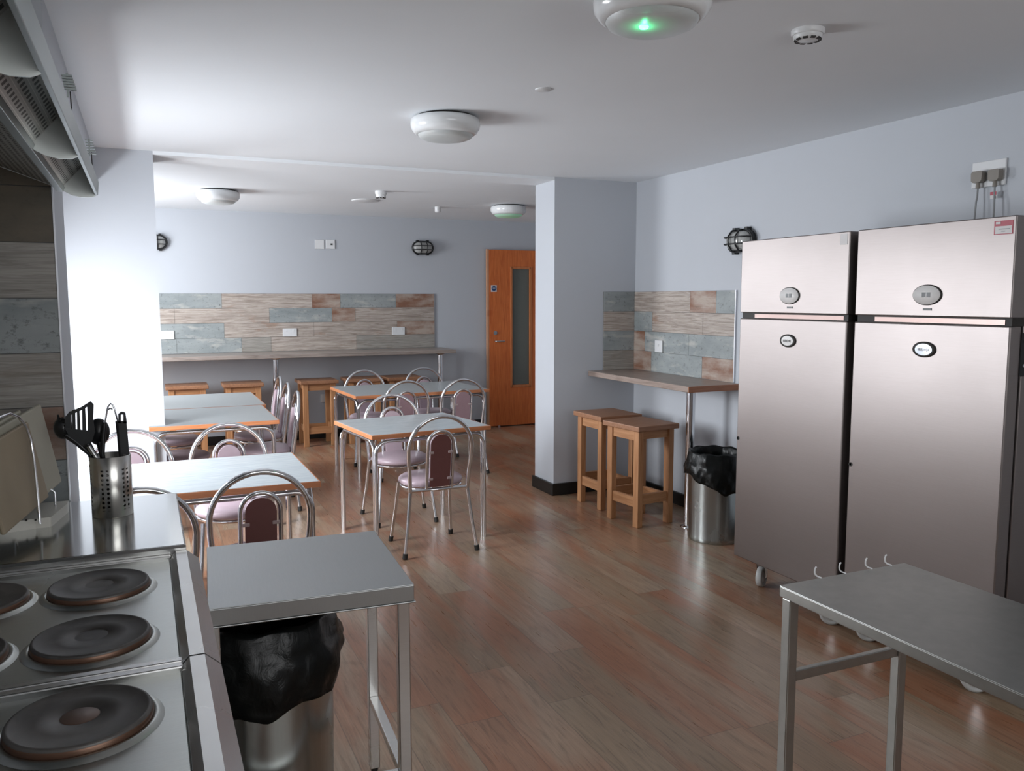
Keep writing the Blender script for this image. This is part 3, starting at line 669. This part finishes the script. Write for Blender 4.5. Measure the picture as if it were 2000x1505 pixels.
# ---------------------------------------------------------------- bins with liners
def wob(a, z, s): return math.sin(a*7+s)*.5 + math.sin(a*13+z*40+s*2)*.3 + math.sin(a*23-z*55+s)*.2
def bin_(label, x, y, r, h, skirt, seed, a0, amp_, bulge=.012):
    t = thing('waste_bin', label, 'bin', (x, y, 0), 0, 'round galvanised bins with black liners')
    prof = [(r*.97, 0), (r*.985, .008), (r*.985, .03), (r*.97, .04), (r, h*.5), (r*1.01, h-.012), (r*1.02, h), (r*.985, h), (r*.97, h*.5), (r*.93, .02), (.001, .02)]
    MB().lathe(prof, seg=72).build('drum', BINM, t)
    m = MB(); N = 120; prf = [(r*.80, h*.35), (r*.88, h*.7), (r*.93, h-.03), (r*.965, h+.006), (r*1.0, h+.014), (r*1.045, h+.004), (r*1.075, h-.05)]
    K = 9
    vs = []
    for k in range(N):
        a = 2*PI*k/N
        sk = skirt + amp_*math.cos(a-math.radians(a0)) + .012*math.sin(a*3+seed) + .010*math.sin(a*7+seed*1.7) + .004*math.sin(a*13+seed)
        col = []
        for i, (rr, z) in enumerate(prf):
            amp = [.008, .010, .008, .004, .003, .006, .010][i]
            col.append(((rr + amp*wob(a, z, seed+i)), z + .004*math.sin(a*9+seed+i)))
        for j in range(1, K+1):
            f = j/K; z = h-.05 - (sk-.05)*f
            rr = r*1.075 + bulge*math.sin(PI*min(1, f*1.1)) + .009*wob(a, z, seed+3)*(.4+f) + (.012*f*f if f > .5 else 0)
            col.append((rr, z))
        vs.append([(q*math.cos(a), q*math.sin(a), z) for q, z in col])
    L = len(vs[0]); flat = [p for col in vs for p in col]
    m.add(flat, [(k*L+i, ((k+1) % N)*L+i, ((k+1) % N)*L+i+1, k*L+i+1) for k in range(N) for i in range(L-1)], True)
    o = m.build('bin_liner', LINER, t); sm = o.modifiers.new('thick', 'SOLIDIFY'); sm.thickness = .002
    return t
BINM = steel('galvanised_bin', (.42, .45, .44), .27, (26, 26, 1), .14, .06)
bin_('galvanised bin with black liner beside the left fridge, under the corner bar', 3.335, 4.275, .168, .565, .18, 1.3, 300, .06)
bin_('galvanised bin with wide black liner under the steel side table', .276, 2.38, .190, .66, .172, 4.1, 225, .06, .018)
# ---------------------------------------------------------------- steel side table
def post(root, x, y, z0, z1, s=.02, nm='leg', mt=None):
    l = MB().box(x-s, x+s, y-s, y+s, z0, z1).build(nm, mt or STEEL_B, root, .003); return l
t = thing('steel_side_table', 'steel side table on square legs, between the cookers and the open floor', 'table', (.624, 2.047, 0), -.064)
X0, X1, Y0, Y1, H = -.514, 0, 0, .545, .80
MB().box(X0, X1, Y0, Y1, H-.003, H).box(X0, X1, Y0, Y0+.003, H-.046, H-.003).box(X0, X1, Y1-.003, Y1, H-.046, H-.003).box(X1-.003, X1, Y0+.003, Y1-.003, H-.046, H-.003).box(X0, X0+.003, Y0+.003, Y1-.003, H-.046, H-.003).box(X0+.003, X1+.004, Y0-.003, Y0+.03, H-.050, H-.046).build('tabletop', STEEL_T, t, .0015)
lx0, lx1, ly0, ly1 = X0+.0145, X1-.022, Y0+.045, Y1-.035
for lx in (lx0, lx1):
    for ly in (ly0, ly1):
        l = post(t, lx, ly, .012, H-.046, .0165 if lx > lx0 else .0125); MB().lathe([(.012, 0), (.012, .02)], (lx, ly, 0), 12).build('foot', RUBBER, l)
MB().box(lx0+.018, lx1-.0165, ly0-.014, ly0+.014, .235, .262).build('front_rail', STEEL_B, t, .002)
for lx in (lx0, lx1): MB().box(lx-.014, lx+.014, ly0+.0165, ly1-.0165, .235, .262).build('side_rail', STEEL_B, t, .002)
# ---------------------------------------------------------------- galvanised bench
t = thing('steel_bench', 'galvanised low bench in the right foreground, in front of the fridges', 'table')
X0, X1, Y0, Y1, H = 1.600, 2.085, .50, 1.755, .75
MB().box(X0, X1, Y0, Y1, H-.003, H).box(X0, X1, Y1-.003, Y1, H-.031, H-.003).box(X0, X0+.003, Y0, Y1-.003, H-.031, H-.003).box(X1-.003, X1, Y0, Y1-.003, H-.031, H-.003).box(X0, X1, Y0, Y0+.003, H-.031, H-.003).build('tabletop', GALV, t, .0015)
for lx in (X0+.022, X1-.03):
    for ly in (Y1-.022, Y0+.03): post(t, lx, ly, 0, H-.034, .016, 'leg', GALV)
MB().box(X0+.038, X1-.046, Y1-.032, Y1-.014, H-.276, H-.246).build('end_rail', GALV, t, .002)
MB().box(X0+.010, X0+.034, Y0+.046, Y1-.038, H-.036, H-.006).build('underframe', GALV, t)
MB().lathe([(.003, -.002), (.003, 0)], (X1-.046, Y1-.02, H-.10), 10, 'X').build('bolt', GAP, t)
for px, py, lab in ((1593, 1113, 'left end'), (1641, 1103, 'second along'), (1692, 1095, 'third along'), (1730, 1085, 'right end')):
    q = at(px, py+6, Y=Y1+.012)
    m = MB().tube([Vector((q.x, Y1-.01, H+.004)), Vector((q.x, Y1+.008, H+.004))] + [Vector((q.x-.006*math.sin(a)-.0, Y1+.010, H+.006+.012*(1-math.cos(a)))) for a in [PI*i/8 for i in range(9)]], .0022, 8)
    tag(m.build('white_hook', WHITEPL), 'small white hook on the far edge of the galvanised bench, %s' % lab, 'hook', 'white hooks on the bench edge')
# ---------------------------------------------------------------- cookers
def hotplate(root, x, y, z, r=.105, centre=False):
    p = MB().lathe([(r*.97, .0), (r, .006), (r, .017), (r*.985, .0195), (r*.95, .0205), (r*.93, .0192), (r*.60, .0190), (r*.30, .0186), (r*.285, .0170), (r*.27, .0170), (.001, .0168)], (x, y, z), 72).build('hotplate', IRON, root)
    MB().lathe([(r*1.0, .001), (r*1.012, .004), (r*1.012, .013), (r*.998, .0155)], (x, y, z), 72).build('browned_rim', RUST, p)
    MB().lathe([(r*1.165, .0002), (r*1.14, .0022), (r*1.09, .0062), (r*1.04, .0072), (r*1.0, .0040)], (x, y, z), 72).build('trim_ring', STEEL_H, p)
    if centre: MB().lathe([(r*.27, .0172), (r*.26, .0180), (.001, .0180)], (x, y, z), 40).build('centre_disc', RUSTC, p)
def cooker(label, y0, y1, plates):
    t = thing('electric_range', label, 'cooker'); zh = .884; XF = .036; XB = -.84
    MB().box(XB, XF, y0+.004, y1-.004, zh-.02, zh).build('hob_top', STEEL_H, t, .003)
    MB().prism([(XF-.002, zh-.02), (XF, zh+.004), (XF+.014, zh+.019), (XF+.040, zh+.019), (XF+.068, zh-.006), (XF+.072, zh-.16), (XF+.060, zh-.19), (XF+.02, zh-.19), (XF-.002, zh-.12)], y0+.002, y1-.002).build('front_rail', STEEL_B, t, .002)
    for ya, yb in ((y0+.001, y0+.022), (y1-.022, y1-.001)):
        MB().box(XB, XF+.002, ya, yb, zh-.004, zh+.012).build('side_lip', STEEL_B, t, .003)
    MB().box(XB, XF+.045, y0+.01, y1-.01, .12, zh-.16).build('body', STEEL_B, t, .003)
    dr = MB().box(XF+.045, XF+.060, y0+.04, y1-.04, .20, zh-.22).build('oven_door', STEEL_B, t, .004)
    MB().tube([(XF+.060, y0+.10, .55), (XF+.085, y0+.10, .55), (XF+.085, y1-.10, .55), (XF+.060, y1-.10, .55)], .008, 10).build('handle', CHROME, dr)
    for k in range(5):
        yy = y0+.12+k*(y1-y0-.24)/4; MB().lathe([(.020, .0), (.018, .010), (.001, .011)], (XF+.060, yy, zh-.09), 20, 'X').build('knob', BLACKM, t)
    for a in (XB+.06, XF-.02):
        for b in (y0+.06, y1-.06): MB().lathe([(.02, 0), (.02, .12)], (a, b, 0), 14).build('foot', CHROME, t)
    for i, (x, y, c) in enumerate(plates): hotplate(t, x, y, zh, centre=c)
ys = 1.565
cooker('steel electric range nearest us, with the brown-centred hotplate', ys-.69, ys, [(-.118, 1.405, True), (-.118, 1.075, False), (-.375, 1.405, False), (-.375, 1.075, False), (-.63, 1.405, False), (-.63, 1.075, False)])
cooker('second steel electric range, between the nearest one and the worktop', ys+.002, 2.262, [(-.119, 1.748, False), (-.119, 2.068, False), (-.365, 1.748, False), (-.365, 2.068, False), (-.62, 1.748, False), (-.62, 2.068, False)])
# ---------------------------------------------------------------- steel worktop unit
t = thing('steel_worktop_unit', 'polished steel worktop unit carrying the boards and utensil pot', 'worktop')
MIRR = steel('polished_steel', (.60, .61, .60), .13, (2, 40, 2), .04, .04)
XE = .073; HT = .915
MB().box(-.86, XE, 2.268, 2.905, HT-.004, HT).build('top', MIRR, t, .002)
MB().prism([(XE-.001, HT-.001), (XE+.003, HT-.004), (XE+.003, HT-.05), (XE-.02, HT-.075), (-.86, HT-.075), (-.86, HT-.004), (XE-.001, HT-.004)], 2.270, 2.903).build('front_lip', STEEL_B, t)
MB().prism([(2.262, HT-.006), (2.268, HT), (2.275, HT), (2.275, HT-.030), (2.262, HT-.030)], -.86, XE+.002, 'X').build('near_lip', STEEL_B, t, .001)
MB().box(-.86, XE-.03, 2.28, 2.90, .12, HT-.075).build('body', STEEL_B, t, .003)
for a in (-.8, XE-.08):
    for b in (2.33, 2.85): MB().lathe([(.02, 0), (.02, .12)], (a, b, 0), 14).build('foot', CHROME, t)
# ---------------------------------------------------------------- utensil pot and utensils
def perforated():
    t = NT('perforated_steel'); sep = t.n.new('ShaderNodeSeparateXYZ'); t.L(t.co, sep.inputs[0]); X, Y, Z = sep.outputs
    ang = t.math('ARCTAN2', Y, X); u = t.math('MULTIPLY', ang, 24/(2*PI)); iu = t.math('FLOOR', u); fu = t.math('SUBTRACT', t.math('FRACT', u), .5)
    cell = .0135; w = t.math('DIVIDE', Z, cell); fw = t.math('SUBTRACT', t.math('FRACT', w), .5)
    du = t.math('MULTIPLY', fu, 2*PI*.055/24); dw = t.math('MULTIPLY', fw, cell)
    dist = t.math('SQRT', t.math('ADD', t.math('MULTIPLY', du, du), t.math('MULTIPLY', dw, dw)))
    hole = t.math('LESS_THAN', dist, .0039)
    md = t.math('LESS_THAN', t.math('MODULO', t.math('ADD', iu, 48.0), 4.0), 1.5)
    zr = t.math('MULTIPLY', t.math('GREATER_THAN', Z, .022), t.math('LESS_THAN', Z, .143))
    hole = t.math('MULTIPLY', hole, t.math('MULTIPLY', md, zr))
    tr = t.n.new('ShaderNodeBsdfTransparent'); mx = t.n.new('ShaderNodeMixShader'); t.L(hole, mx.inputs[0]); t.L(t.bsdf.outputs[0], mx.inputs[1]); t.L(tr.outputs[0], mx.inputs[2]); t.L(mx.outputs[0], t.out.inputs[0])
    return t.set((.58, .57, .54), .25, 1.0)
PX, PY = -.108, 2.685; PR = .056; PZ = HT
pot = MB().lathe([(PR-.002, 0), (PR, .002), (PR, .178), (PR-.0015, .1795), (PR-.003, .178), (PR-.003, .004), (.001, .004)], seg=72).build('utensil_pot', perforated(), None, loc=(PX, PY, PZ))
tag(pot, 'perforated steel pot holding kitchen utensils on the worktop', 'utensil holder')
def pt(px, py, Y): return at(px, py, Y=Y)
def blade(name, pts, th, mt, root, Y, holes=()):
    pass
yt = PY+.01
# slotted turner
t = thing('slotted_turner', 'black slotted turner standing in the utensil pot', 'utensil')
base = Vector((PX+.022, PY-.022, PZ+.012))
nk = pt(178, 868, yt)
out = [(152, 862), (131, 838), (127, 815), (135, 803), (158, 795), (177, 783), (183, 790), (182, 818), (188, 842), (178, 862)]
P = [pt(x, y, yt) for x, y in out]
# slotted blade: strips between the slots
def quad(m, pl, y, th):
    m.prism([(p.x, p.z) for p in pl], y, y+th)
m = MB()
def PP(x, y): return pt(x, y, yt)
strips = [[(127, 838), (127, 814), (136, 803), (138, 803), (138, 843)], [(142, 846), (141, 801), (147, 799), (148, 848)], [(151, 849), (150, 798), (155, 796), (158, 850)], [(161, 850), (160, 794), (166, 790), (169, 852)], [(172, 852), (170, 788), (177, 783), (183, 790), (182, 818), (186, 844)]]
for s_ in strips: quad(m, [PP(*q) for q in s_], yt, .004)
quad(m, [PP(*q) for q in [(127, 836), (186, 842), (176, 872), (160, 870), (134, 850)]], yt-.0005, .005)
quad(m, [PP(*q) for q in [(136, 804), (158, 795), (177, 783), (179, 789), (159, 801), (136, 811)]], yt-.0003, .0046)
m.build('blade', BLACKN, t)
MB().tube([PP(170, 866), PP(182, 884), base], [.011, .008, .007], 10).build('handle', BLACKN, t)
# pasta server
t = thing('pasta_server', 'black toothed pasta server leaning left in the utensil pot', 'utensil')
m = MB(); cc = PP(122, 838); 
m.lathe([(.001, -.010), (.012, -.008), (.022, -.002), (.026, .006), (.022, .010), (.001, .004)], (cc.x, yt+.018, cc.z), 24, 'Y', sy=1.25)
for q, w in (((114, 822), (113, 811)), ((116, 824), (122, 816)), ((118, 828), (128, 823)), ((118, 834), (130, 831)), ((120, 842), (130, 840)), ((120, 848), (129, 848))):
    a, b = PP(*q), PP(*w); m.tube([a+Vector((0, .02, 0)), b+Vector((.0, .006, 0))], [.0050, .0026], 8)
m.build('toothed_head', BLACKN, t)
MB().tube([PP(128, 850)+Vector((0, .016, 0)), PP(150, 865)+Vector((0, .012, 0)), PP(176, 888)+Vector((0, .008, 0)), Vector((PX-.02, PY+.02, PZ+.012))], [.010, .009, .007, .006], 10).build('handle', BLACKN, t)
# solid spoon
t = thing('serving_spoon', 'solid black spoon behind the turner in the utensil pot', 'utensil')
cc = PP(192, 846); MB().lathe([(.001, -.012), (.016, -.009), (.027, -.001), (.030, .004), (.026, .006), (.001, -.004)], (cc.x, yt+.028, cc.z), 28, 'Y', sy=1.35).build('bowl', BLACKN, t)
MB().tube([PP(194, 866)+Vector((0, .03, 0)), PP(198, 890)+Vector((0, .022, 0)), Vector((PX-.0, PY+.035, PZ+.012))], [.010, .007, .006], 10).build('handle', BLACKN, t)
# steel handled utensil
t = thing('steel_handle_utensil', 'flat steel utensil handle sloping across the pot rim', 'utensil')
a, b = PP(174, 868), PP(192, 897); dv = (b-a)
MB().tube([a+Vector((0, -.022, 0)), b+Vector((0, -.018, 0)), Vector((PX+.03, PY-.02, PZ+.03))], .0065, 8).build('handle', STEEL_B, t)
# tongs
t = thing('kitchen_tongs', 'steel and black tongs with a looped spring end', 'tongs')
lo = [(204, 830), (207, 815), (209, 802), (211, 794), (216, 788), (221, 792), (224, 800), (227, 812), (231, 826)]
MB().tube([PP(*q)+Vector((0, .004, 0)) for q in lo], .0024, 10).build('spring_loop', CHROME, t)
MB().tube([PP(*q) for q in [(211, 800), (215, 797), (220, 799)]], .0022, 8).build('lock_slide', CHROME, t)
for s_, q in ((0, [(205, 824), (202, 850), (200, 885)]), (1, [(229, 822), (233, 850), (236, 885)])):
    MB().tube([PP(*w) for w in q]+[Vector((PX+(-.01 if s_ == 0 else .035), PY+.0, PZ+.02))], [.0055, .0065, .0065, .005], 10).build('grip', BLACKN, t)
# black handled utensil with hanging hole
t = thing('black_handled_utensil', 'upright black utensil handle with a hanging hole, right side of the pot', 'utensil')
m = MB()
def PQ(x, y): return pt(x, y, PY-.01)
quad(m, [PQ(*q) for q in [(231, 826), (231, 808), (236, 804), (236, 826)]], PY-.014, .010); quad(m, [PQ(*q) for q in [(241, 826), (241, 804), (245, 806), (248, 826)]], PY-.014, .010)
quad(m, [PQ(*q) for q in [(236, 809), (236, 804), (241, 804), (241, 809)]], PY-.014, .010); quad(m, [PQ(*q) for q in [(231, 822), (247, 822), (253, 889), (236, 890)]], PY-.014, .010)
m.build('handle', BLACKN, t, .002)
MB().tube([PQ(244, 886), Vector((PX+.02, PY, PZ+.015))], .006, 10).build('shank', STEEL_B, t)
# ---------------------------------------------------------------- chopping boards in their rack
t = thing('board_rack', 'white rack base with steel hoops holding the chopping boards', 'rack')
bz = HT
MB().prism([(-.62, 2.52), (-.30, 2.60), (-.262, 2.603), (-.232, 2.76), (-.232, 2.80), (-.62, 2.80)], bz, bz+.028, 'Z').build('base', RACKW, t, .006)
for px in (52, 70):
    q = at(px, 1014, Y=2.60); MB().lathe([(.003, -.002), (.003, .001)], (q.x, 2.603+ (q.x+.262)*.2, q.z-.0), 10, 'Y').build('screw', GAP, t)
P2 = at(122, 940, Y=2.83); P3 = at(0, 1045, Z=.955); e1 = (P3-P2).normalized()
C0 = Vector((0, 0, CH)); d0 = at(80, 788, Y=1.0)-C0; tt = (P2-C0).dot(e1)/d0.dot(e1); P1 = C0+d0*tt
BHT = (P1-P2).length; up = (P1-P2).normalized(); nn = e1.cross(up).normalized()
if nn.dot(Vector((0, -1, 0))) < 0: nn = -nn
def on_plane(px, py, off):
    d = at(px, py, Y=1.0)-C0; return C0 + d*((P2+nn*off-C0).dot(nn)/d.dot(nn))
hp = [(-34, 1040), (-32, 960), (-27, 880), (-18, 838), (-2, 815), (18, 807), (36, 814), (50, 832), (60, 858), (66, 895), (71, 945), (77, 1003)]
for off in (.034, -.030):
    pts = [on_plane(x, y, .034) + nn*(off-.034) for x, y in hp]
    for q in (pts[0], pts[-1]): q.z = bz+.024
    MB().tube(pts, .0038, 10).build('hoop', CHROME, t)
MB().tube([(-.262, 2.74, bz+.026), (-.262, 2.74, bz+.070), (-.270, 2.74, bz+.078), (-.295, 2.74, bz+.078)], .0030, 8).build('hoop', CHROME, t)
def board(label, off, sh, rise, w, h, mt):
    o = P2 + nn*off + e1*sh + up*rise; vs = []
    for d in (-.012, 0):
        for a, b in ((0, 0), (w, 0), (w, h), (0, h)): vs.append(o+e1*a+up*b+nn*d)
    m = MB().add(vs, [(0, 3, 2, 1), (4, 5, 6, 7), (0, 1, 5, 4), (1, 2, 6, 5), (2, 3, 7, 6), (3, 0, 4, 7)])
    tag(m.build('chopping_board', mt, None, .005), label, 'chopping board', 'chopping boards in the rack')
board('grey-white chopping board at the back of the rack, nearest the tiles', 0, 0, 0, .46, BHT, WHITEB)
board('pale chopping board behind, its corner showing over the hoop', -.016, .10, .008, .34, BHT, WHITEB)
board('stained beige chopping board at the front of the rack', .016, .15, .0, .30, BHT-.02, BEIGEB)
# ---------------------------------------------------------------- extraction hood
t = thing('extraction_hood', 'stainless canopy hood with perforated filters above the cookers', 'cooker hood')
def perf_filter():
    t_ = NT('perforated_filter'); sep = t_.n.new('ShaderNodeSeparateXYZ'); t_.L(t_.co, sep.inputs[0]); X, Y, Z = sep.outputs
    u = t_.math('FRACT', t_.math('DIVIDE', Y, .030)); w = t_.math('FRACT', t_.math('DIVIDE', X, .0165))
    hole = t_.math('MULTIPLY', t_.math('LESS_THAN', t_.math('ABSOLUTE', t_.math('SUBTRACT', u, .5)), .27), t_.math('LESS_THAN', t_.math('ABSOLUTE', t_.math('SUBTRACT', w, .45)), .24))
    rib = t_.math('GREATER_THAN', w, .93)
    c = t_.mix(hole, (.55, .56, .54), (.045, .045, .045)); c = t_.mix(rib, c, (.75, .75, .72))
    return t_.set(c, .4, t_.math('SUBTRACT', 1.0, t_.math('MULTIPLY', hole, .8)))
PF = perf_filter(); HOODS = steel('hood_steel', (.27, .30, .295), .38, (3, 80, 3), .06); CHEEK = steel('hood_cheek_steel', (.74, .78, .76), .40, (3, 3, 3), .04)
ya, yb = -.3, 2.86
MB().prism([(-.119, 1.870), (-.119, 1.866), (-.1105, 1.866), (-.1065, 1.905), (-.114, 1.918), (-.148, 1.972), (-.30, 2.03), (-.86, 2.03), (-.86, 2.022), (-.30, 2.022), (-.154, 1.964), (-.122, 1.905)], ya, yb).build('canopy', HOODS, t, .001)
MB().box(-.86, -.20, ya+.1, yb-.08, 2.03, 2.06).build('canopy_top', HOODS, t)
MB().prism([(-.198, 1.884), (-.204, 1.872), (-.222, 1.872), (-.228, 1.884), (-.222, 1.888), (-.204, 1.888)], ya, yb).build('grease_trough', HOODS, t, .001)
f1 = MB().prism([(-.204, 1.886), (-.148, 1.950), (-.152, 1.955), (-.208, 1.891)], ya, yb-.006); f1.build('perforated_filter', PF, t)
f2 = MB().prism([(-.226, 1.886), (-.50, 1.985), (-.502, 1.992), (-.230, 1.893)], ya, yb-.006); f2.build('perforated_filter', PF, t)
for k, yy in enumerate((1.36, 2.10, 2.855)):
    pl = [(-.116, 1.864), (-.150, 1.966), (-.185, 1.936), (-.212, 1.886), (-.200, 1.872), (-.180, 1.862), (-.155, 1.857), (-.13, 1.858)]
    MB().prism(pl, yy-.003, yy+.003).build('side_cheek', CHEEK, t)
    pl2 = [(-.228, 1.884), (-.50, 1.984), (-.55, 1.95), (-.46, 1.90), (-.35, 1.878), (-.26, 1.872)]
    if k == 2: MB().prism([(-.228, 1.886), (-.50, 1.984), (-.50, 2.02), (-.16, 2.02), (-.152, 1.966), (-.2, 1.90)], yy-.003, yy+.003).build('end_plate', CHEEK, t)
for yy in (.61,): MB().prism([(-.116, 1.864), (-.150, 1.966), (-.185, 1.936), (-.212, 1.886), (-.18, 1.862)], yy-.003, yy+.003).build('side_cheek', CHEEK, t)
for (px, py) in ((131, 162), (174, 285)):
    yy = 2.15 if px < 150 else 2.84
    q = at(px, py, Y=yy); m = MB(); w = .0115 if px < 150 else .0085; w *= yy/2.3
    for k in range(6): zz = q.z+.016-k*.0062*(yy/2.3); m.box(q.x-w+k*.001, q.x+w+k*.0015, yy-.004, yy+.004, zz-.0018, zz+.0018)
    m.box(q.x-.002, q.x+.002, yy+.002, yy+.006, q.z-.03, q.z+.022)
    b = m.build('slatted_clip', HOODS, t)
    MB().tube([(q.x+w*.5, yy, q.z-.018), (q.x+w*.55, yy, q.z-.060), (q.x+w*.4, yy, q.z-.078), (q.x-w*.3, yy, q.z-.084)], .0014, 8).build('clip_wire', GAP, b)
